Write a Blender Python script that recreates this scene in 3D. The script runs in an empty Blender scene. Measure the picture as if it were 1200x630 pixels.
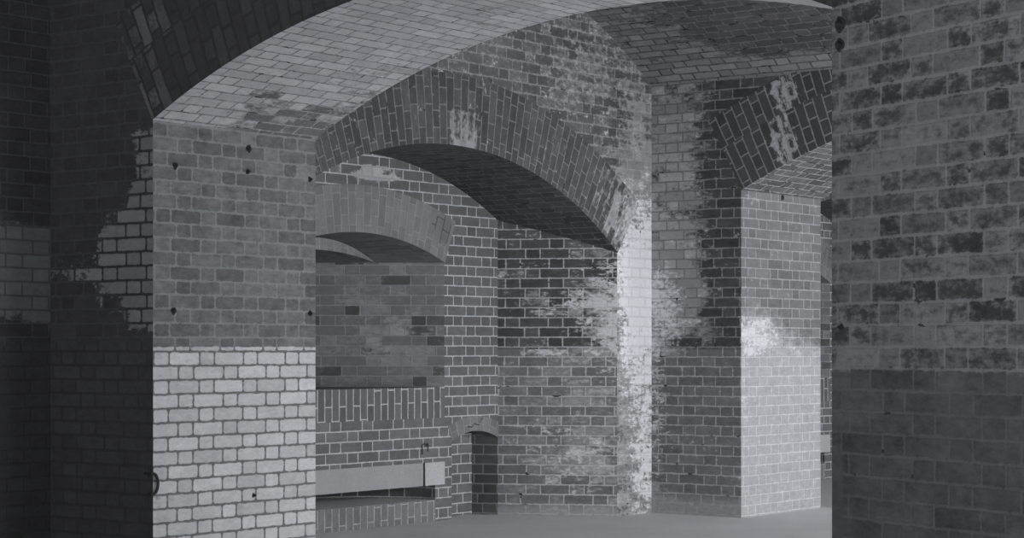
import bpy, math
from mathutils import Vector, Matrix

SC = bpy.context.scene
COL = SC.collection
# ------------------------------------------------------------------ camera
# world axes: X runs along the casemates (through the passage arches), Y towards the
# outer wall, Z up from the floor.  Camera at the origin, 1.32 m above the floor.
EYE = 1.32
HEAD = math.atan2(.6046, .7965)          # heading of the view direction from +X
FPX, HORIZON = 2400.0, 407.0
cam_d = bpy.data.cameras.new('camera')
cam = bpy.data.objects.new('camera', cam_d)
COL.objects.link(cam)
cam_d.sensor_width = 36.0
cam_d.lens = FPX / 1200 * 36
cam_d.shift_y = (HORIZON - 315) / 1200
cam_d.clip_end = 200
cam.location = (0, 0, EYE)
cam.rotation_euler = (math.pi / 2, 0, HEAD - math.pi / 2)
SC.camera = cam
# ------------------------------------------------------------------ light
SC.view_settings.view_transform = 'Standard'
SC.view_settings.look = 'None'
SC.view_settings.gamma = 1
SC.view_settings.use_curve_mapping = False
SC.view_settings.exposure = 0.88
W = bpy.data.worlds.new('sky')
SC.world = W
W.use_nodes = True
W.node_tree.nodes['Background'].inputs[0].default_value = (.96, .98, 1.0, 1)
W.node_tree.nodes['Background'].inputs[1].default_value = .25


def area(name, loc, direction, sx, sy, power, spread=180):
    l = bpy.data.lights.new(name, 'AREA')
    l.shape = 'RECTANGLE'
    l.size, l.size_y = sx, sy
    l.energy = power
    l.color = (.98, .99, 1.0)
    l.spread = math.radians(spread)
    o = bpy.data.objects.new(name, l)
    COL.objects.link(o)
    o.location = loc
    o.rotation_euler = Vector(direction).to_track_quat('-Z', 'Y').to_euler()
    return o


# daylight from the courtyard side; bounce fill lamps added at the open ends
area('courtyard_sky', (14.2, -6, 5.2), (0, 1, -.32), 15, 6, 2600)
area('courtyard_fill', (11.3, .6, 1.3), (0, 1, -.05), 4.4, 2.4, 75)
area('courtyard_fill', (17.4, .6, 1.3), (0, 1, -.05), 4.4, 2.4, 60)
# weak fill lamp added behind the camera to lift the near walls
area('rear_fill', (-4.5, 2.5, 2.2), (1, .25, -.05), 4, 2.4, 215)
# sun from over the courtyard: it reaches the floor just inside the open side
sun_d = bpy.data.lights.new('sun', 'SUN')
sun_d.energy = 14.0
sun_d.angle = math.radians(.6)
sun = bpy.data.objects.new('sun', sun_d)
COL.objects.link(sun)
sun.rotation_euler = Vector((.12, .72, -.75)).to_track_quat('-Z', 'Y').to_euler()


# ------------------------------------------------------------------ pixel -> plane helpers (stain positions)
def ray(px, py):
    a = (px - 600) / FPX
    return (.6046 * a + .7965, -.7965 * a + .6046, (HORIZON - py) / FPX)


def at_t(px, py, t):
    r = ray(px, py)
    k = t / r[1]
    return (r[0] * k, r[2] * k + EYE)


def at_s(px, py, s):
    r = ray(px, py)
    k = s / r[0]
    return (r[1] * k, r[2] * k + EYE)


# ------------------------------------------------------------------ node expression helper
class E:
    nt = None

    def __init__(self, v):
        self.v = v

    @staticmethod
    def op(o, *a):
        n = E.nt.nodes.new('ShaderNodeMath')
        n.operation = o
        for i, x in enumerate(a):
            x = x.v if isinstance(x, E) else x
            if isinstance(x, (int, float)):
                n.inputs[i].default_value = x
            else:
                E.nt.links.new(x, n.inputs[i])
        return E(n.outputs[0])

    def __add__(s, o): return E.op('ADD', s, o)
    def __radd__(s, o): return E.op('ADD', o, s)
    def __sub__(s, o): return E.op('SUBTRACT', s, o)
    def __rsub__(s, o): return E.op('SUBTRACT', o, s)
    def __mul__(s, o): return E.op('MULTIPLY', s, o)
    def __rmul__(s, o): return E.op('MULTIPLY', o, s)
    def __truediv__(s, o): return E.op('DIVIDE', s, o)
    def floor(s): return E.op('FLOOR', s)
    def abs(s): return E.op('ABSOLUTE', s)
    def max(s, o): return E.op('MAXIMUM', s, o)
    def min(s, o): return E.op('MINIMUM', s, o)
    def sqrt(s): return E.op('SQRT', s)
    def clamp(s): return s.max(0.0).min(1.0)


def mix(a, b, f):
    return (b - a) * f + a


def sstep(x, a, b):
    n = E.nt.nodes.new('ShaderNodeMapRange')
    n.interpolation_type = 'SMOOTHSTEP'
    E.nt.links.new(x.v, n.inputs[0])
    lo, hi = (0.0, 1.0) if a < b else (1.0, 0.0)
    n.inputs[1].default_value, n.inputs[2].default_value = min(a, b), max(a, b)
    n.inputs[3].default_value, n.inputs[4].default_value = lo, hi
    return E(n.outputs[0])


def xyz(x, y, z=0.0):
    n = E.nt.nodes.new('ShaderNodeCombineXYZ')
    for i, q in enumerate((x, y, z)):
        if isinstance(q, E):
            E.nt.links.new(q.v, n.inputs[i])
        else:
            n.inputs[i].default_value = q
    return n.outputs[0]


def noise(vec, scale, detail=3.0, rough=.55):
    n = E.nt.nodes.new('ShaderNodeTexNoise')
    E.nt.links.new(vec, n.inputs['Vector'])
    n.inputs['Scale'].default_value = scale
    n.inputs['Detail'].default_value = detail
    n.inputs['Roughness'].default_value = rough
    return E(n.outputs[0])


def new_mat(name):
    m = bpy.data.materials.new(name)
    m.use_nodes = True
    E.nt = m.node_tree
    return m, m.node_tree.nodes['Principled BSDF']


def finish(b, col, height, strength, dist, rough=.9, spec=.15):
    nt = E.nt
    c = nt.nodes.new('ShaderNodeCombineColor')
    for i, k in enumerate((.972, .982, 1.02)):
        nt.links.new((col * k).v, c.inputs[i])
    nt.links.new(c.outputs[0], b.inputs['Base Color'])
    b.inputs['Roughness'].default_value = rough
    b.inputs['Specular IOR Level'].default_value = spec
    bp = nt.nodes.new('ShaderNodeBump')
    bp.inputs['Strength'].default_value = strength
    bp.inputs['Distance'].default_value = dist
    nt.links.new(height.v, bp.inputs['Height'])
    nt.links.new(bp.outputs[0], b.inputs['Normal'])


def fsum(U, V, field, bias):
    F = E(E.nt.nodes.new('ShaderNodeValue').outputs[0])
    F.v.default_value = bias
    for f in field:
        if f[0] == 'blob':
            _, cu, cv, ru, rv, wt = f
            x, y = (U - cu) * (1 / ru), (V - cv) * (1 / rv)
            F = F + sstep((x * x + y * y).sqrt(), 1.0, 0.0) * wt
        elif f[0] == 'box':
            _, u0, u1, v0, v1, s_, wt = f
            q = (U - u0).min(u1 - U).min((V - v0).min(v1 - V))
            F = F + sstep(q, -s_, s_) * wt
    return F


def brick(name, S=.232, H=.116, h=.0772, off=(0, 0), mw=.011, round_=.004, rag=.006,
          bare=(.12, .17), mortar=.3, coat=None, cmortar=None, field=(), bias=-1.0,
          aL=.8, aB=.3, aM=.5, aF=.4, aE=.0, soft=.12, mott=.5, wob=.006, seed=0.0, zone=None,
          blot=None, bump=.6, dark_bricks=0.0, gaps=0.0, plaster=None,
          white=None, wfield=()):
    """Flemish bond in metres on the UV map.  `field` lists where lime, salts or paint
    coat the bricks; `zone` = (v, bare range, mortar) for a painted dado below v."""
    m, b = new_mat(name)
    nt = E.nt
    uvn = nt.nodes.new('ShaderNodeUVMap')
    uvn.uv_map = 'UVMap'
    sp = nt.nodes.new('ShaderNodeSeparateXYZ')
    nt.links.new(uvn.outputs[0], sp.inputs[0])
    U, V = E(sp.outputs[0]), E(sp.outputs[1])
    con = lambda n, k: ((n - .5) * k + .5).clamp()
    uv = xyz(U, V, seed)
    n_low = con(noise(uv, 2.4, 4), 2.0)
    n_mid = con(noise(xyz(U * .7, V * 1.35, seed), 10, 5, .68), 2.1)
    n_flk = con(noise(xyz(U * .75, V * 1.3, seed), 30, 4, .7), 2.2)
    n_fine = con(noise(uv, 90, 3, .7), 1.6)
    uw = (noise(xyz(U, V, seed + 3.1), 4.5, 3) - .5) * (wob * 2.5)
    vw = (noise(xyz(U, V, seed + 7.7), 4.5, 3) - .5) * (wob * 2.0)
    u, v = U + uw - off[0], V + vw - off[1]
    P = S + H
    vr = v / h
    row = vr.floor()
    fv = v - row * h
    par = E.op('FLOORED_MODULO', row, 2.0)
    jit = E.op('FLOORED_MODULO', row * 7.31 + 3.0, 5.0) * .006 - .012
    u2 = u + par * (P / 2) + jit
    cell = (u2 / P).floor()
    fu = u2 - cell * P
    isH = E.op('GREATER_THAN', fu, S)
    w = isH * (H - S) + S
    lu = fu - isH * S
    qx = (lu - w * .5).abs() - w * .5 + (mw / 2 + round_)
    qy = (fv - h / 2).abs() - (h / 2 - mw / 2 - round_)
    qx0, qy0 = qx.max(0.0), qy.max(0.0)
    d = (qx0 * qx0 + qy0 * qy0).sqrt() + qx.max(qy).min(0.0) - round_
    mort = sstep(d + (n_fine - .5) * (rag * .6) + (n_flk - .5) * (rag * .9), -.0022, .0028)
    idv = xyz(cell * 2.0 + isH, row, seed)
    wn = nt.nodes.new('ShaderNodeTexWhiteNoise')
    wn.noise_dimensions = '3D'
    nt.links.new(idv, wn.inputs['Vector'])
    r1 = E(wn.outputs['Value'])
    sc = nt.nodes.new('ShaderNodeSeparateColor')
    nt.links.new(wn.outputs['Color'], sc.inputs[0])
    r2, r3 = E(sc.outputs[0]), E(sc.outputs[1])
    body = mix(bare[0], bare[1], r2)
    mval = E(nt.nodes.new('ShaderNodeValue').outputs[0])
    mval.v.default_value = mortar
    if dark_bricks:
        body = body * mix(1.0, .5, sstep(r3, 1 - dark_bricks - .02, 1 - dark_bricks + .02))
    zf = None
    if zone:
        zf = sstep(V + (n_mid - .5) * .03 + (n_low - .5) * .03, zone[0] + .012, zone[0] - .012)
        body = mix(body, mix(zone[1][0], zone[1][1], r2), zf)
        mval = mix(mval, zone[2], zf)
    body = body * ((n_mid - .5) * (mott * .6) + (n_flk - .5) * (mott * .35) + (n_low - .5) * (mott * .35) + (n_fine - .5) * .22 + 1.0).max(.15)
    if coat:
        F = fsum(U, V, field, bias)
        F = F + (n_low - .5) * (1.1 * aL) + (r1 - .5) * (2 * aB) + (n_mid - .5) * (1.3 * aM) + (n_flk - .5) * (1.3 * aF)
        if aE:
            F = F + sstep(d, -.026, -.004) * aE
        ck = sstep(F, -soft, soft)
        cb = mix(coat[0], coat[1], r3) * ((n_mid - .5) * .25 + (n_flk - .5) * .28 + (n_fine - .5) * .2 + 1.0)
        body = mix(body, cb, ck)
        cm = cmortar if cmortar is not None else mortar
        mval = mix(mval, cm, ck)
    if white:
        # crusts of white salts
        G = fsum(U, V, wfield, -1.0) + (n_low - .5) * .5 + (n_mid - .5) * 1.4 + (n_flk - .5) * 1.5 + (r3 - .5) * .5
        wk = sstep(G, -.45, .45)
        wv = (n_flk - .5) * .16 + (n_fine - .5) * .14 + white
        body = mix(body, wv, wk)
        mval = mix(mval, white * .85, wk)
    mval = mval * ((n_mid - .5) * .35 + (n_fine - .5) * .35 + 1.0).max(.2)
    if gaps:
        # joints that have lost their mortar
        gp = noise(xyz(U * 1.0, V * 2.2, seed + 11.3), 7, 3, .6)
        mval = mix(mval, .035, sstep(gp, .69 - gaps * .2, .72 - gaps * .2))
    col = mix(body, mval, mort)
    if blot:
        # plastered / dirtied lower edge: v below blot[0] blends to grey
        bf = sstep(V + (n_mid - .5) * .08 + (n_low - .5) * .05, blot[0] + .05, blot[0] - .05)
        col = mix(col, (n_flk - .5) * .10 + (n_fine - .5) * .06 + blot[1], bf * blot[2])
        mort = mort * (1.0 - bf)
    if plaster:
        # rendered patch in a box (u0, u1, v0, v1, value)
        u0, u1, v0, v1, pv = plaster
        q = (U - u0).min(u1 - U).min((V - v0).min(v1 - V))
        pf = sstep(q + (n_mid - .5) * .05 + (n_flk - .5) * .02, -.01, .01)
        col = mix(col, (n_mid - .5) * .05 + (n_flk - .5) * .03 + pv, pf)
        mort = mort * (1.0 - pf)
    hgt = (1.0 - mort) * .8 + n_fine * .2 + n_flk * .3 + n_mid * .12 + r1 * .12
    finish(b, col, hgt, bump, .006)
    return m


# ------------------------------------------------------------------ mesh builder
class MB:
    def __init__(self):
        self.v, self.f, self.uv, self.mi, self.mats = [], [], [], [], []

    def poly(self, pts, mat, uvs=None):
        base = len(self.v)
        self.v += [tuple(p) for p in pts]
        self.f.append(list(range(base, base + len(pts))))
        if uvs is None:
            n = Vector((0, 0, 0))
            for i in range(len(pts)):
                a, c = Vector(pts[i]), Vector(pts[(i + 1) % len(pts)])
                n += a.cross(c)
            ax = [abs(n.x), abs(n.y), abs(n.z)]
            k = ax.index(max(ax))
            uvs = [((p[1], p[2]), (p[0], p[2]), (p[0], p[1]))[k] for p in pts]
        self.uv.append(uvs)
        if mat not in self.mats:
            self.mats.append(mat)
        self.mi.append(self.mats.index(mat))

    def box(self, a, c, mat, mats=None):
        x0, y0, z0 = a
        x1, y1, z1 = c
        M = lambda k: (mats or {}).get(k, mat)
        self.poly([(x0, y0, z0), (x0, y1, z0), (x0, y1, z1), (x0, y0, z1)], M('-x'))
        self.poly([(x1, y0, z0), (x1, y1, z0), (x1, y1, z1), (x1, y0, z1)], M('+x'))
        self.poly([(x0, y0, z0), (x1, y0, z0), (x1, y0, z1), (x0, y0, z1)], M('-y'))
        self.poly([(x0, y1, z0), (x1, y1, z0), (x1, y1, z1), (x0, y1, z1)], M('+y'))
        self.poly([(x0, y0, z0), (x1, y0, z0), (x1, y1, z0), (x0, y1, z0)], M('-z'))
        self.poly([(x0, y0, z1), (x1, y0, z1), (x1, y1, z1), (x0, y1, z1)], M('+z'))

    def prism(self, prof, axis, d0, d1, mat, mat0=None, mat1=None):
        """profile (a, z) extruded along 'x' (a = y) or 'y' (a = x)"""
        P = (lambda a, z, d: (d, a, z)) if axis == 'x' else (lambda a, z, d: (a, d, z))
        self.poly([P(a, z, d0) for a, z in prof], mat0 or mat, [(a, z) for a, z in prof])
        self.poly([P(a, z, d1) for a, z in prof], mat1 or mat, [(a, z) for a, z in prof])
        for i in range(len(prof)):
            p, q = prof[i], prof[(i + 1) % len(prof)]
            self.poly([P(*p, d0), P(*q, d0), P(*q, d1), P(*p, d1)], mat)

    def ring(self, axis, c, zc, r0, r1, a0, a1, d0, d1, mface, msoff, n=48):
        """arch ring: angles from the vertical, extruded d0..d1 along axis"""
        P = (lambda a, z, d: (d, a, z)) if axis == 'x' else (lambda a, z, d: (a, d, z))
        q = lambda r, an, d: P(c + r * math.sin(an), zc + r * math.cos(an), d)
        for i in range(n):
            A, B = a0 + (a1 - a0) * i / n, a0 + (a1 - a0) * (i + 1) / n
            va, vb = A * r0, B * r0
            for d in (d0, d1):
                self.poly([q(r0, A, d), q(r0, B, d), q(r1, B, d), q(r1, A, d)], mface,
                          [(0, va), (0, vb), (r1 - r0, vb), (r1 - r0, va)])
            self.poly([q(r0, A, d0), q(r0, B, d0), q(r0, B, d1), q(r0, A, d1)], msoff,
                      [(d0, va), (d0, vb), (d1, vb), (d1, va)])
            self.poly([q(r1, A, d0), q(r1, B, d0), q(r1, B, d1), q(r1, A, d1)], msoff,
                      [(d0, va), (d0, vb), (d1, vb), (d1, va)])
        for A in (a0, a1):
            self.poly([q(r0, A, d0), q(r1, A, d0), q(r1, A, d1), q(r0, A, d1)], mface)

    def build(self, name, parent=None, merge=True, **props):
        me = bpy.data.meshes.new(name)
        me.from_pydata(self.v, [], self.f)
        for m in self.mats:
            me.materials.append(m)
        ul = me.uv_layers.new(name='UVMap')
        k = 0
        for f, uvs, mi, p in zip(self.f, self.uv, self.mi, me.polygons):
            p.material_index = mi
            for uv in uvs:
                ul.data[k].uv = uv
                k += 1
        if merge:
            import bmesh
            bm = bmesh.new()
            bm.from_mesh(me)
            bmesh.ops.remove_doubles(bm, verts=bm.verts, dist=.0004)
            bmesh.ops.recalc_face_normals(bm, faces=bm.faces)
            bm.to_mesh(me)
            bm.free()
        o = bpy.data.objects.new(name, me)
        COL.objects.link(o)
        if parent:
            o.parent = parent
            o.matrix_parent_inverse = Matrix.Translation(-Vector(parent.location))
        for a, b in props.items():
            o[a] = b
        return o


def thing(name, label, category, loc, group=None):
    o = bpy.data.objects.new(name, None)
    COL.objects.link(o)
    o.location = loc
    o.empty_display_size = .2
    o['label'] = label
    o['category'] = category
    if group:
        o['group'] = group
    return o


def arc(c, zc, r, a0, a1, n=32):
    return [(c + r * math.sin(a0 + (a1 - a0) * i / n), zc + r * math.cos(a0 + (a1 - a0) * i / n)) for i in range(n + 1)]


# ------------------------------------------------------------------ dimensions
PITCH = 6.13
S1, S1b = 7.59, 8.87          # near cross wall
S2, S2b = 13.73, 15.0         # rear cross wall
TD, TC = 9.02, 9.88           # outer wall face, face of the recess
TP = 8.18                     # end of the piers at the passage
PC, PH, PR, PSPR = 5.93, 2.25, 4.763, 2.54       # passage arch: centre, half span, radius, spring
PZ = PSPR - math.sqrt(PR ** 2 - PH ** 2)
PA = math.asin(PH / PR)
PR1, PR2 = PR + .37, PR + .63
VC, VH, VR, VSPR = 11.3, 2.43, 4.35, 3.41         # casemate vault
VZ = VSPR - math.sqrt(VR ** 2 - VH ** 2)
VA = math.asin(VH / VR)
DC, DH, DR, DCROWN = 11.2, 2.04, 3.40, 2.74       # relieving arch in the outer wall
DZ = DCROWN - DR
DA = math.asin(DH / DR)
DSPR = DZ + math.sqrt(DR ** 2 - DH ** 2)
DT = .5
EC, EH, ER, ECROWN = 11.2, .96, 2.52, 2.158       # embrasure arch
EZ = ECROWN - ER
EA = math.asin(EH / ER)
ESPR = EZ + math.sqrt(ER ** 2 - EH ** 2)
ET = .345
BJ = 12.83                    # back corner of the splayed side wall
ZSILL = 1.02

# ------------------------------------------------------------------ materials
ab = at_t
DADO = 1.31      # top of the limewashed dado
M = {}
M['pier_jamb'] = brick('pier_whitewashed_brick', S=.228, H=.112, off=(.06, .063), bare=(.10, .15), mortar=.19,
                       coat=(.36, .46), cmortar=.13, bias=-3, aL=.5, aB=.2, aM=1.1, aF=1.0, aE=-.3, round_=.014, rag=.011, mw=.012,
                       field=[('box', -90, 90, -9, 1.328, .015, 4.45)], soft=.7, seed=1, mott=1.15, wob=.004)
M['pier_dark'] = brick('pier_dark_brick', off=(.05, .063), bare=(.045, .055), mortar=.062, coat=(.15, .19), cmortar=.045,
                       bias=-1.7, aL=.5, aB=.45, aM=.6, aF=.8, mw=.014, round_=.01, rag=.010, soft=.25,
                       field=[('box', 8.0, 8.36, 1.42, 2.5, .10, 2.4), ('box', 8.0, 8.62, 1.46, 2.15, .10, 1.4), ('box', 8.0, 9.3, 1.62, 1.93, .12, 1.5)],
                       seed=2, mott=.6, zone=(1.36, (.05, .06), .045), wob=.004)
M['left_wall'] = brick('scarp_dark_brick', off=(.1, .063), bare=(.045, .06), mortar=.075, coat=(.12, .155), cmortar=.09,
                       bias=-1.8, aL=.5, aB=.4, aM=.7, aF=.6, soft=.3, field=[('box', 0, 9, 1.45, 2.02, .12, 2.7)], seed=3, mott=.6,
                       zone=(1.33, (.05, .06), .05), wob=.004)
M['soffit_near'] = brick('soffit_limewashed_brick', S=.228, H=.112, bare=(.10, .17), mortar=.30, coat=(.31, .40), cmortar=.17,
                         bias=1.2, aL=.4, aB=.75, aM=.8, aF=.6, mw=.009, rag=.014, round_=.008, gaps=.42,
                         field=[('box', 8.05, 9.2, 2.02, 3, .30, -1.75), ('box', 8.3, 9.2, -1, 3, .3, -.2)], seed=4, mott=.8, soft=.45)
M['voussoir_near'] = brick('arch_dark_voussoirs', S=.235, H=.118, bare=(.05, .066), mortar=.045, coat=(.08, .118), cmortar=.04,
                           bias=-1.9, aL=.6, aB=.5, aM=.7, aF=.5, field=[('box', -1, 1, 1.95, 3, .3, 1.9)], soft=.25, seed=5, mott=.5, wob=.012, rag=.012, mw=.014)
M['scarp'] = brick('scarp_brick', off=(0, .02), bare=(.085, .145), mortar=.23, coat=(.24, .36), cmortar=.33, rag=.016, mw=.012,
                   bias=-1.2, aL=.7, aB=.3, aM=1.1, aF=1.2, aE=.4, soft=.7, seed=6, mott=1.0, gaps=.15, white=.74,
                   wfield=[('blob', *ab(754, 345, TD), .66, 1.3, 2.25), ('blob', *ab(757, 540, TD), .5, .9, 1.4)],
                   field=[('blob', *ab(752, 330, TD), .62, 1.3, 3.0), ('blob', *ab(750, 200, TD), .9, .9, 1.2), ('box', 13.12, 14, -1, 2.2, .08, .9),
                          ('blob', *ab(752, 540, TD), .6, 1.0, 1.4), ('blob', *ab(690, 70, TD), 1.3, .6, .9), ('blob', *ab(755, 130, TD), .6, .7, .6)])
M['relieving'] = brick('relieving_voussoirs', S=.235, H=.118, off=(.05, 0), h=.074, bare=(.065, .105), mortar=.19, coat=(.22, .32), cmortar=.30,
                       bias=-1.5, aL=.3, aB=.5, aM=.9, aF=.9, aE=.3, rag=.007, mw=.009, seed=7, mott=.7, wob=.005, soft=.45, gaps=.3,
                       white=.5, wfield=[('blob', .30, 2.25, .7, .5, 1.3)],
                       field=[('box', -.2, .26, -.05, .265, .012, 1.6), ('blob', .30, 2.18, .75, .8, 1.9)])
M['relieving_soffit'] = brick('relieving_soffit_brick', bare=(.065, .10), mortar=.15, coat=(.2, .3), bias=-1.3, aB=.4, aM=.8, aE=.4, seed=8, mott=.6,
                              rag=.010, gaps=.5, field=[('blob', 9.1, 2.0, .4, .35, 1.0)])
M['recess'] = brick('recess_brick', off=(.03, .02), bare=(.11, .15), mortar=.44, coat=(.34, .42), cmortar=.30, bias=-2.0,
                    aB=.3, aM=.9, aF=.7, aE=.5, field=[('blob', *ab(440, 203, TC), .6, .14, 2.8), ('blob', *ab(512, 315, TC), .3, .25, 1.1)], soft=.3,
                    seed=9, mott=.55, mw=.010, rag=.005, wob=.003, zone=(1.2, (.125, .165), .46))
M['splay'] = brick('splay_brick', off=(.0, .012), bare=(.065, .13), mortar=.44, coat=(.27, .42), cmortar=.46, bias=-1.0,
                   aL=.8, aB=.55, aM=1.1, aF=1.1, aE=-.5, soft=.5, seed=10, mott=.9, mw=.0105, rag=.007, wob=.003, gaps=.2,
                   zone=(DADO, (.16, .25), .48), white=.62,
                   wfield=[('blob', .95, 1.6, .45, .7, 1.4), ('blob', .45, 1.66, .4, .12, .8), ('blob', .45, 1.28, .5, .07, 1.0), ('blob', .6, .5, .6, .5, .8)],
                   field=[('blob', .95, 1.62, .5, .9, 2.0), ('blob', .45, 1.66, .6, .2, 1.1), ('blob', .5, 1.28, .7, .11, 1.6), ('blob', .75, .5, 1.0, .85, 1.5),
                          ('blob', .05, 1.85, .4, .4, .5)], blot=(.07, .36, .7))
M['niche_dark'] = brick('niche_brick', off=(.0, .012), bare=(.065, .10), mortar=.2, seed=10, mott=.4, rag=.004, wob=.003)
M['emb_ring'] = brick('embrasure_voussoirs', S=.235, H=.118, off=(.06, .02), bare=(.165, .215), mortar=.26, mw=.008, rag=.004,
                      coat=(.15, .19), cmortar=.07, bias=-1.3, aB=.3, aM=.8, field=[('blob', .25, .85, .3, .3, 1.7)], soft=.3, seed=11, mott=.4, wob=.003)
M['emb_jamb'] = brick('embrasure_cheek_brick', off=(.08, .02), bare=(.19, .25), mortar=.30, coat=(.27, .35), cmortar=.32, bias=-.5,
                      aL=.6, aB=.45, aM=.9, aF=.4, soft=.4, seed=12, mott=.5, dark_bricks=.14, mw=.009, rag=.005, wob=.003,
                      field=[('blob', .5, 1.5, .6, .6, .5)])
M['emb_soffit'] = brick('embrasure_soffit_brick', bare=(.13, .18), mortar=.18, seed=13, mott=.5, gaps=.3)
M['soldier'] = brick('soldier_course_brick', S=.235, H=0.0, off=(ZSILL - .235, .02), h=.0765, bare=(.11, .15), mortar=.46, seed=14,
                     mott=.4, mw=.010, rag=.005, wob=.002)
M['soldier_low'] = brick('low_soldier_brick', S=.235, H=0.0, off=(-.07, .02), h=.0765, bare=(.15, .20), mortar=.38, seed=15,
                         mott=.5, mw=.009, rag=.007, wob=.002)
M['cross'] = brick('cross_wall_brick', off=(.02, .012), bare=(.065, .10), mortar=.24, coat=(.27, .39), cmortar=.19, rag=.010,
                   bias=-1.35, aL=.7, aB=.4, aM=1.1, aF=1.0, aE=.0, soft=.6, seed=16, mott=.9, mw=.011, gaps=.25, zone=(DADO, (.15, .21), .40),
                   white=.62, wfield=[('blob', 8.95, 1.66, .45, .55, 1.4), ('blob', 8.97, .8, .2, .9, .9)],
                   field=[('box', 8.52, 9.3, 1.35, 3.6, .26, 1.9), ('blob', 8.95, 1.75, .55, .5, 1.6),
                          ('box', 8.86, 9.3, -1, 1.5, .16, 1.2)], blot=(.14, .36, .85))
M['cross_jamb'] = brick('cross_jamb_brick', off=(.04, .012), bare=(.135, .18), mortar=.30, coat=(.33, .355), cmortar=.48, rag=.006, white=.56, wfield=[('blob', *ab(882, 396, 8.19), .65, .28, 1.5), ('blob', *ab(870, 470, 8.19), .2, .4, .5)],
                        bias=-1.5, aL=.6, aB=.05, aM=.8, aF=.5, soft=.9,
                        field=[('box', 13, 16, -1, 1.28, .30, 2.9), ('box', 13, 14.7, -1, 1.95, .45, .8), ('blob', *ab(886, 398, 8.19), .55, .3, 2.2)], seed=17, mott=.5, mw=.010, wob=.004)
M['cross_soffit'] = brick('cross_soffit_brick', bare=(.085, .14), mortar=.34, seed=18, mott=.9, rag=.014, gaps=.55)
M['cross_voussoir'] = brick('cross_arch_voussoirs', S=.235, H=.118, bare=(.07, .10), mortar=.25, coat=(.33, .42), cmortar=.45,
                            bias=-1.7, aB=.2, aM=1.0, aF=.8, aE=.5, soft=.3, field=[('blob', .15, 1.87, .6, .26, 1.9)], seed=19, mott=.5, wob=.004)
M['vault'] = brick('vault_brick', bare=(.07, .105), mortar=.16, coat=(.17, .25), cmortar=.11, bias=.25, aL=.9, aB=.35, aM=1.0, aF=.9, soft=.6,
                   seed=20, mott=.9, wob=.012, rag=.014, gaps=.6, bump=1.0, mw=.013,
                   field=[('blob', 7.3, 1.75, 1.7, .8, -4.0), ('box', 8.3, 9.2, -3, 3, .4, .4), ('box', 0, 9.2, 2.38, 3, .08, 1.3)])
M['near_pier'] = brick('near_pier_brick', S=.236, H=.118, off=(.05, .01), bare=(.05, .095), mortar=.165, coat=(.115, .175), cmortar=.18, bias=-.2,
                       aL=.6, aB=.5, aM=.9, aF=1.4, aE=.5, soft=.7, seed=21, mott=1.2, mw=.0125, rag=.010, gaps=.15,
                       zone=(1.24, (.072, .088), .105), field=[('box', -9, 9, -1, 1.22, .04, -3.5)], wob=.004, plaster=(-.3, .06, -1, .95, .085))
M['plain'] = brick('plain_brick', bare=(.1, .15), mortar=.2, seed=22)  # ordinary brick for backs, ends and secondary faces

# floor
m, b = new_mat('worn_concrete')
tc = E.nt.nodes.new('ShaderNodeNewGeometry')
pos = tc.outputs['Position']
n1, n2, n3 = noise(pos, 1.6, 5, .6), noise(pos, 14, 5, .7), noise(pos, 90, 3, .7)
finish(b, .66 + (n1 - .5) * .22 + (n2 - .5) * .10 + (n3 - .5) * .08, n2 * .6 + n3 * .5, .35, .006, .8, .2)
M['floor'] = m
# granite
m, b = new_mat('dressed_granite')
tc = E.nt.nodes.new('ShaderNodeNewGeometry')
pos = tc.outputs['Position']
n1, n2, n3 = noise(pos, 5, 4), noise(pos, 120, 2, .8), noise(pos, 30, 3)
finish(b, .32 + (n1 - .5) * .08 + (n2 - .5) * .2 + (n3 - .5) * .06, n2, .3, .003, .75, .25)
M['granite'] = m
m, b = new_mat('pale_speckled_granite')
tc = E.nt.nodes.new('ShaderNodeNewGeometry')
pos = tc.outputs['Position']
n1, n2, n3 = noise(pos, 5, 4), noise(pos, 95, 2, .8), noise(pos, 30, 3)
finish(b, .44 + (n1 - .5) * .08 + (n2 - .5) * .5 + (n3 - .5) * .1, n2, .3, .003, .75, .25)
M['granite_pale'] = m
# iron
m, b = new_mat('rusted_iron')
tc = E.nt.nodes.new('ShaderNodeNewGeometry')
n2 = noise(tc.outputs['Position'], 60, 3)
finish(b, .012 + n2 * .025, n2, .5, .004, .85, .3)
M['iron'] = m

# ------------------------------------------------------------------ setting
b = MB()
b.box((-7, -14, -.3), (24, 11.6, 0), M['floor'])
b.build('floor', kind='structure')

for k in (-1, 0, 1):
    b = MB()
    b.ring('y', VC + k * PITCH, VZ, VR, VR + .3, -VA, VA, -.2 if k >= 0 else -4, TD, M['vault'], M['vault'])
    b.build('ceiling', kind='structure')
b = MB()
b.box((-7, -4, 4.2), (S1 - PITCH, TD, 4.5), M['plain'])
b.build('ceiling', kind='structure')
b = MB()
b.box((-7, -4, 0), (2.6, -3.7, 4.2), M['plain'])
b.build('wall_behind', kind='structure')


# courtyard side: unseen low heads, added to cut skylight on the upper walls
for k in (0, 1):
    b = MB()
    b.box((S1b + k * PITCH, .42, 2.75), (S2 + k * PITCH, .8, 4.3), M['plain'])
    b.build('wall_shade_head', kind='structure')


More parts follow.
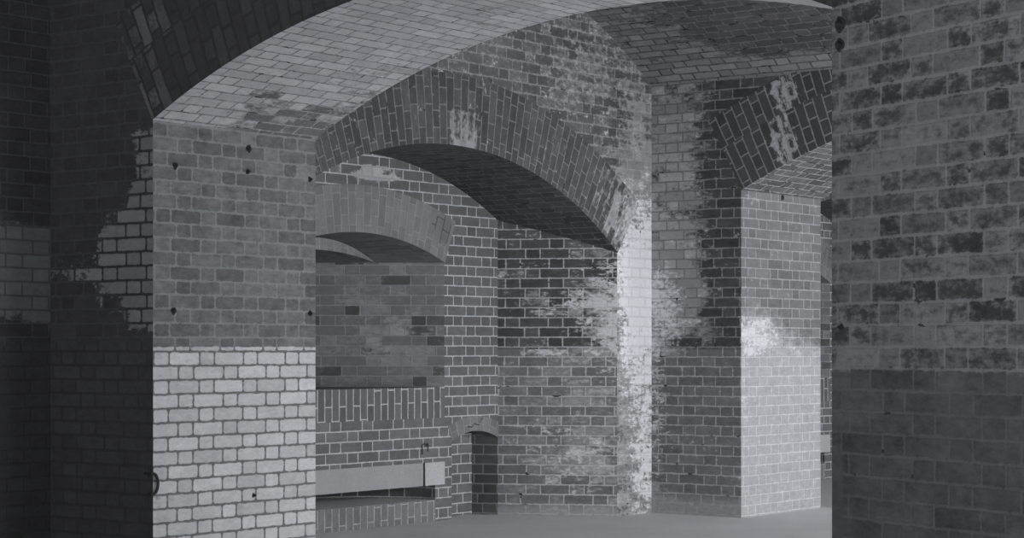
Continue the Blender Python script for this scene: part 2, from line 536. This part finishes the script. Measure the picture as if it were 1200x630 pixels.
def scarp_bay(k, mface, name):
    """outer wall of one casemate with the opening of its relieving arch"""
    o = k * PITCH
    ext = arc(DC + o, DZ, DR + DT, DA, -DA)
    prof = [(S2 + o, 0)] + [(S2 + o, VSPR)] + arc(VC + o, VZ, VR, VA, -VA, 24) + [(S1b + o, 0), (DC - DH + o, 0), (DC - DH + o, DSPR)]
    prof += ext[::-1] + [(DC + DH + o, DSPR), (DC + DH + o, 0)]
    b = MB()
    b.prism(prof, 'y', TD, TC - .002, M['plain'], mface)
    return b.build(name, kind='structure')


scarp_bay(0, M['scarp'], 'wall_far')
scarp_bay(1, M['scarp'], 'wall_right')
b = MB()
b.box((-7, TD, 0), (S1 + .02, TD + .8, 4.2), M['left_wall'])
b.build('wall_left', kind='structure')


def recess_bay(k):
    o = k * PITCH
    # splayed side walls of the recess
    for sgn in (1, -1):
        b = MB()
        x0, x1 = DC + sgn * DH + o, DC + sgn * (BJ - DC) + o
        L = math.hypot(x1 - x0, TC - TD)
        ext = (x1 + (x1 - x0) * .3, TC + (TC - TD) * .3)
        top = []
        for i in range(9):
            f = i / 8
            x = x0 + (x1 - x0) * f
            top.append((x, TD + (TC - TD) * f, DZ + math.sqrt(DR ** 2 - (x - DC - o) ** 2), f * L))
        pts = [(x0, TD, 0)] + [(p[0], p[1], p[2]) for p in top] + [(x1, TC, 0)]
        uvs = [(L, 0)] + [(L - p[3], p[2]) for p in top] + [(0, 0)]
        b.poly(pts, M['splay'], uvs)
        # the same wall runs on behind the recess face, where the niche shows it
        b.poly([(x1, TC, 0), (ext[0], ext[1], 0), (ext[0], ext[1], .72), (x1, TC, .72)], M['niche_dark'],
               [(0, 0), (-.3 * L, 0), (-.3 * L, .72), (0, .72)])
        b.poly([(x0, TD, 0), (x1, TC, 0), (ext[0], ext[1], 0), (x0, ext[1], 0)], M['plain'])
        b.build('wall_splay', kind='structure')
    # face of the recess: one sheet of masonry with embrasure, slot and niche left open
    nl, nr, nsp, ncr = 12.25 + o, BJ + o, .61, .672
    nc = (nl + nr) / 2
    nhw = (nr - nl) / 2
    nR = (nhw ** 2 + (ncr - nsp) ** 2) / (2 * (ncr - nsp))
    nz = ncr - nR
    na = math.asin(nhw / nR)
    ext = arc(nc, nz, nR + .115, -na, na, 16)
    ext = [p for p in ext if p[0] < BJ + o - .001]
    c = DC + o
    prof = [(nl, 0), (nl, nsp)] + ext + [(BJ + o, ext[-1][1] - .008)]
    sof = arc(c, DZ, DR, math.asin((BJ - DC) / DR), -math.asin((BJ - DC) / DR), 24)
    prof += sof + [(c - (BJ - DC), 0), (10.24 + o, 0), (10.24 + o, ESPR)]
    prof += arc(EC + o, EZ, ER + ET, -EA, EA, 20) + [(12.16 + o, ESPR), (12.16 + o, .275), (12.05 + o, .275), (12.05 + o, 0)]
    b = MB()
    b.prism(prof, 'y', TC, TC + .189, M['plain'], M['recess'])
    b.build('wall_recess', kind='structure')
    b = MB()   # niche back
    b.box((nl - .05, TC + .19, 0), (nr + .02, TC + .4, .8), M['recess'])
    b.build('wall_niche', kind='structure')
    if k == 0:
        a = MB()
        a.ring('y', nc, nz, nR, nR + .115, -na, na * .97, TC - .004, TC + .18, M['emb_ring'], M['emb_soffit'], 16)
        r = thing('brick_arch', 'tiny segmental brick arch with a crack, heading the low corner niche', 'arch', (nc, TC, nsp))
        a.build('voussoir_ring', r)
        cr = MB()
        zz = [(-.10, .035), (-.045, .03), (-.02, .055), (.01, .05), (.045, .045), (.06, .075), (.085, .1)]
        for (x0, z0), (x1, z1) in zip(zz, zz[1:]):
            y0, y1 = TC - .006, TC - .003
            t = .004
            zb = ncr
            cr.poly([(nc + x0, y0, zb + z0 - t), (nc + x1, y0, zb + z1 - t), (nc + x1, y0, zb + z1 + t), (nc + x0, y0, zb + z0 + t)], M['iron'])
        cr.build('crack', r)
    else:
        a = MB()
        a.ring('y', nc, nz, nR, nR + .115, -na, na * .97, TC - .004, TC + .18, M['emb_ring'], M['emb_soffit'], 16)
        a.build('wall_arch_small', kind='structure')
    # relieving arch
    a = MB()
    a.ring('y', c, DZ, DR, DR + DT, -DA, DA, TD - .006, TC, M['relieving'], M['relieving_soffit'], 64)
    if k == 0:
        q = a.build('brick_arch')
        q['label'] = 'wide dark relieving brick arch over the gun recess, pale patch near its crown'
        q['category'] = 'arch'
    else:
        a.build('wall_arch', kind='structure')
    # embrasure arch with its stepped inner arch
    a = MB()
    a.ring('y', EC + o, EZ, ER, ER + ET, -EA, EA, TC - .006, TC + .02, M['emb_ring'], M['emb_soffit'], 40)
    tm, tb = TC + .42, TC + .94
    e1, e2 = .64, .25

    def cone(t0, h0, rise0, t1, h1, rise1, mat, n=24):
        A, B = [], []
        for i in range(n + 1):
            f = -1 + 2 * i / n
            A.append((EC + o + f * h0, t0, ESPR + rise0 * (1 - f * f)))
            B.append((EC + o + f * h1, t1, ESPR + rise1 * (1 - f * f)))
        return A, B
    rise = ECROWN - ESPR
    A, B = cone(TC, EH, rise, tm, e1, .165, None)
    for i in range(24):
        v0, v1 = A[i][0], A[i + 1][0]
        a.poly([A[i], A[i + 1], B[i + 1], B[i]], M['emb_soffit'], [(TC, v0), (TC, v1), (tm, v1), (tm, v0)])
    ia = MB()
    A2, B2 = cone(tm, e1, .075, tb, e2, .04, None)
    for i in range(24):
        ia.poly([B[i], B[i + 1], A2[i + 1], A2[i]], M['emb_ring'], [(0, B[i][0]), (0, B[i + 1][0]), (.09, A2[i + 1][0]), (.09, A2[i][0])])
        ia.poly([A2[i], A2[i + 1], B2[i + 1], B2[i]], M['emb_soffit'])
    if k == 0:
        r = thing('brick_arch', 'pale grey segmental brick arch heading the gun embrasure, inside the wide dark arch', 'arch', (EC, TC, ESPR))
        a.build('voussoir_ring', r)
        ia.build('inner_arch', r)
    else:
        a.build('wall_embrasure_arch', kind='structure')
        ia.build('wall_embrasure_inner', kind='structure')
    # cheeks, end and sill of the embrasure
    b = MB()
    for sgn in (1, -1):
        p = [(EC + o + sgn * EH, TC), (EC + o + sgn * .25, tb)]
        L = math.hypot(EH - .25, tb - TC)
        b.poly([(*p[0], ZSILL - .02), (*p[1], ZSILL - .02), (*p[1], ESPR + .01), (*p[0], ESPR + .01)], M['emb_jamb'],
               [(0, ZSILL - .02), (L, ZSILL - .02), (L, ESPR + .01), (0, ESPR + .01)])
    b.poly([(EC + o - .25, tb, ZSILL - .02), (EC + o + .25, tb, ZSILL - .02), (EC + o + .25, tb, ESPR + .05), (EC + o - .25, tb, ESPR + .05)], M['plain'])
    b.build('wall_embrasure', kind='structure', merge=False)
    br = MB()
    br.box((10.24 + o, TC, .45), (12.16 + o, TC + .96, ZSILL - .235), M['recess'])
    so = MB()
    z0, z1 = ZSILL - .235, ZSILL
    so.poly([(10.24 + o, TC - .004, z0), (12.16 + o, TC - .004, z0), (12.16 + o, TC - .004, z1), (10.24 + o, TC - .004, z1)], M['soldier'],
            [(z0, 10.24), (z0, 12.16), (z1, 12.16), (z1, 10.24)])
    so.box((10.24 + o, TC - .003, z0 + .001), (12.16 + o, TC + .96, z1 - .0005), M['recess'])
    so.poly([(10.24 + o, TC - .004, z1), (12.16 + o, TC - .004, z1), (12.16 + o, TC + .1, z1), (10.24 + o, TC + .1, z1)], M['recess'])
    # low kerb of upright bricks under the slot
    kb = MB()
    z1 = .165
    kb.poly([(10.4 + o, TC - .003, 0), (12.05 + o, TC - .003, 0), (12.05 + o, TC - .003, z1), (10.4 + o, TC - .003, z1)], M['soldier_low'],
            [(0, 10.4), (0, 12.05), (z1, 12.05), (z1, 10.4)])
    kb.box((10.4 + o, TC - .002, 0), (12.05 + o, TC + .9, z1), M['floor'])
    sb = MB()  # curved back of the slot
    pts = [(EC + o + .85 * math.cos(math.pi * i / 24), TC + .85 * math.sin(math.pi * i / 24)) for i in range(25)]
    for i in range(24):
        sb.poly([(*pts[i], .16), (*pts[i + 1], .16), (*pts[i + 1], .28), (*pts[i], .28)], M['recess'],
                [(i * .105, .16), (i * .105 + .105, .16), (i * .105 + .105, .28), (i * .105, .28)])
    sb.poly([(10.3 + o, TC + .02, .45), (12.1 + o, TC + .02, .45), (12.1 + o, TC + .9, .45), (10.3 + o, TC + .9, .45)], M['plain'])
    sb.build('wall_slot', kind='structure', merge=False)
    ls = MB()
    ls.box((10.48 + o, TC - .006, .276), (11.917 + o, TC + .82, .449), M['granite'])
    gb = MB()
    gb.box((11.925 + o, TC - .006, .276), (12.159 + o, TC + .3, .449), M['granite_pale'])
    if k == 0:
        r = thing('brick_parapet', 'brick breast wall under the gun embrasure with an upright soldier course on top', 'wall', (11.2, TC, .45))
        br.build('breast', r)
        so.build('soldier_course', r)
        q = kb.build('brick_kerb')
        q['label'] = 'low kerb of upright bricks on the floor below the long dark slot'
        q['category'] = 'kerb'
        q = ls.build('stone_lintel')
        q['label'] = 'long smooth granite lintel spanning the dark slot low in the recess wall'
        q['category'] = 'stone'
        q = gb.build('granite_block')
        q['label'] = 'short pale speckled granite block at the right end of the long lintel'
        q['category'] = 'stone'
    else:
        br.build('wall_breast', kind='structure')
        so.build('wall_soldier', kind='structure')
        kb.build('wall_kerb', kind='structure')
        ls.build('wall_lintel', kind='structure')
        gb.build('wall_block', kind='structure')


recess_bay(0)
recess_bay(1)


def cross_wall(s0, s1, near):
    """spandrel masonry above the passage arch"""
    ext = arc(PC, PZ, PR2, PA, -PA, 40)
    prof = [(TD, PSPR), (TD, 3.85), (.4, 3.85), (.4, PSPR), (PC - PH, PSPR)] + ext[::-1] + [(PC + PH, PSPR)]
    b = MB()
    b.prism(prof, 'x', s0, s1, M['plain'], M['pier_dark'] if near else M['cross'])
    b.build('wall_spandrel', kind='structure')
    b = MB()   # pier on the courtyard side, beyond the passage
    b.box((s0, .4, 0), (s1, PC - PH, PSPR), M['plain'])
    b.build('wall_courtyard', kind='structure')


cross_wall(S1, S1b, True)
cross_wall(S2, S2b, False)
cross_wall(S2 + PITCH, S2b + PITCH, False)
b = MB()
b.box((S2 + PITCH, TP, 0), (S2b + PITCH, TD, PSPR), M['plain'])
b.build('wall_end', kind='structure')

# ------------------------------------------------------------------ piers
r = thing('brick_pier', 'tall brick pier at the left, whitewashed on its lower half, dark on its other face', 'pier', (8.2, 8.6, 0))
b = MB()
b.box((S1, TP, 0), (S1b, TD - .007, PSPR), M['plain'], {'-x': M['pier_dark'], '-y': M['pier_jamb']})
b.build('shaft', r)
r = thing('brick_pier', 'brick pier at the rear right with one bright lit face and a salt-stained shaded face', 'pier', (14.3, 8.6, 0))
b = MB()
b.box((S2, TP + .01, 0), (S2b, TD + .02, PSPR), M['plain'], {'-x': M['cross'], '-y': M['cross_jamb']})
b.build('shaft', r)
# near right pier, set at an angle
p0 = Vector((6.68, 3.6, 0))
du = Vector((-.412, -.911, 0)).normalized()
dn = Vector((.911, -.412, 0)).normalized()
L, TH, ZT = 2.4, .85, 3.9
r = thing('brick_pier', 'large mottled brick pier filling the right side, closest to the camera', 'pier', p0)
b = MB()
q = [p0, p0 + du * L, p0 + du * L + dn * TH, p0 + dn * TH]
cu = [(0, 0), (L, 0)]
z = lambda p, h: (p.x, p.y, h)
b.poly([z(q[0], 0), z(q[1], 0), z(q[1], ZT), z(q[0], ZT)], M['near_pier'], [(0, 0), (L, 0), (L, ZT), (0, ZT)])
for i in (1, 2, 3):
    a_, c_ = q[i], q[(i + 1) % 4]
    w_ = (a_ - c_).length
    b.poly([z(a_, 0), z(c_, 0), z(c_, ZT), z(a_, ZT)], M['near_pier'], [(0, 0), (w_, 0), (w_, ZT), (0, ZT)])
b.poly([z(p, ZT) for p in q], M['near_pier'])
b.poly([z(p, 0) for p in q], M['near_pier'])
b.build('shaft', r)

# ------------------------------------------------------------------ passage arches
for s0, s1, lab, mv, ms in ((S1, S1b, 'nearest broad brick arch crossing the top of the view with a pale limewashed underside', M['voussoir_near'], M['soffit_near']),
                            (S2, S2b, 'dark double-ring brick arch springing from the rear right pier', M['cross_voussoir'], M['cross_soffit'])):
    r = thing('brick_arch', lab, 'arch', ((s0 + s1) / 2, PC, PSPR))
    b = MB()
    b.ring('x', PC, PZ, PR, PR1, -PA, PA, s0 - .005, s1, mv, ms, 64)
    b.build('inner_ring', r)
    b = MB()
    b.ring('x', PC, PZ, PR1 + .002, PR2, -PA, PA, s0 - .005, s1, mv, mv, 64)
    b.build('outer_ring', r)

# ------------------------------------------------------------------ small ironwork
def frame(n):
    n = Vector(n).normalized()
    up = Vector((0, 0, 1))
    return n, n.cross(up).normalized(), up


def iron_stub(p, n, r, ln, label, seed=0):
    """rusted-off bar end in a ragged hole"""
    n, e1, e2 = frame(n)
    p = Vector(p)
    k = 12
    rings = []
    for j, (rr, dd) in enumerate(((1.35, -.001), (1.3, .002), (.8, .004), (.72, ln * .7), (.45, ln), (.02, ln * 1.05))):
        rg = []
        for i in range(k):
            a_ = 2 * math.pi * i / k
            q = r * rr * (1 + .16 * math.sin(3 * a_ + seed) + .08 * math.sin(5 * a_ + 2 * seed + j))
            rg.append(p + n * dd + e1 * (q * math.cos(a_)) + e2 * (q * 1.15 * math.sin(a_)))
        rings.append(rg)
    b = MB()
    for A, B in zip(rings, rings[1:]):
        for i in range(k):
            b.poly([A[i], A[(i + 1) % k], B[(i + 1) % k], B[i]], M['iron'])
    o = b.build('iron_stub')
    o['label'], o['category'] = label, 'iron fitting'
    return o


def tube(b, pts, r, k=8):
    rings = []
    for i, p in enumerate(pts):
        p = Vector(p)
        t = (Vector(pts[min(i + 1, len(pts) - 1)]) - Vector(pts[max(i - 1, 0)])).normalized()
        a_ = t.cross(Vector((.31, .17, .93))).normalized()
        c_ = t.cross(a_)
        rings.append([p + a_ * (r * math.cos(2 * math.pi * j / k)) + c_ * (r * math.sin(2 * math.pi * j / k)) for j in range(k)])
    for A, B in zip(rings, rings[1:]):
        for j in range(k):
            b.poly([A[j], A[(j + 1) % k], B[(j + 1) % k], B[j]], M['iron'])
    b.poly(rings[0], M['iron'])
    b.poly(rings[-1], M['iron'])


for i, (px, py, r_, lab) in enumerate((
        (205, 194, .014, 'rusted iron stub high on the left pier, near its dark front edge'),
        (291, 174, .015, 'topmost rusted iron stub on the left pier, just under the arch'),
        (290, 201, .011, 'small rusted iron stub directly below the topmost one on the left pier'),
        (363, 210, .011, 'rusted iron stub high on the left pier, near its far edge beside the gun recess'),
        (203, 364, .014, 'rusted iron stub just above the whitewash of the left pier, near its dark front edge'),
        (363, 367, .012, 'rusted iron stub just above the whitewash of the left pier, near its far edge'),
        (297, 580, .009, 'tiny dark iron stub in the whitewashed lower part of the left pier'))):
    x, zz = at_t(px, py, TP)
    iron_stub((x, TP, zz), (0, -1, 0), r_, .02, lab, i * 1.7)
x, zz = at_t(917, 231, TP + .01)
iron_stub((x, TP + .01, zz), (0, -1, 0), .018, .012, 'dark iron stub at the top of the bright rear pier face', 4.1)
for dist, zz, r_, lab in ((.05, EYE + (407 - 29) / 2400 * 7.46, .02, 'upper of two dark iron stubs at the edge of the near right pier'),
                          (.05, EYE + (407 - 53) / 2400 * 7.46, .017, 'lower of two dark iron stubs at the edge of the near right pier'),
                          (.06, EYE + (407 - 383) / 2400 * 7.46, .008, 'tiny dark iron stub at middle height on the edge of the near right pier')):
    p = p0 + du * dist
    iron_stub((p.x, p.y, zz), -dn, r_, .02, lab, dist * 40 + zz)

# bent iron staple at the front corner of the left pier
b = MB()
zc = .59
pts = []
for i in range(15):
    a_ = -.2 + (math.pi + .4) * i / 14
    pts.append((S1 - .012 + .035 * math.sin(a_), TP - .014 + .0 * i, zc + .055 * math.cos(a_)))
pts = [(S1 - .015, TP + .05, pts[0][2])] + pts + [(S1 - .012, TP + .02, pts[-1][2])]
tube(b, pts, .008)
o = b.build('iron_staple')
o['label'], o['category'] = 'bent iron staple on the low front corner of the left whitewashed pier', 'iron fitting'

# hook above the joint of the lintel and an iron strap in that joint
x, zz = at_t(497, 524, TC)
b = MB()
tube(b, [(x - .035, TC - .010, zz - .03), (x - .035, TC - .012, zz + .02), (x - .015, TC - .014, zz + .032), (x + .005, TC - .016, zz + .012),
         (x + .02, TC - .016, zz + .03), (x + .035, TC - .012, zz + .01)], .0045)
tube(b, [(x - .035, TC - .012, zz - .03), (x - .035, TC - .012, zz - .03 - .02)], .004)
tube(b, [(x + .03, TC - .012, zz + .01), (x + .03, TC - .012, zz - .03)], .004)
o = b.build('iron_hook')
o['label'], o['category'] = 'bent iron hook on the breast wall above the granite lintel joint', 'iron fitting'
b = MB()
b.box((11.901, TC - .010, .272), (11.915, TC - .006, .452), M['iron'])
o = b.build('iron_strap')
o['label'], o['category'] = 'thin upright iron strap across the granite lintel beside the pale block', 'iron fitting'
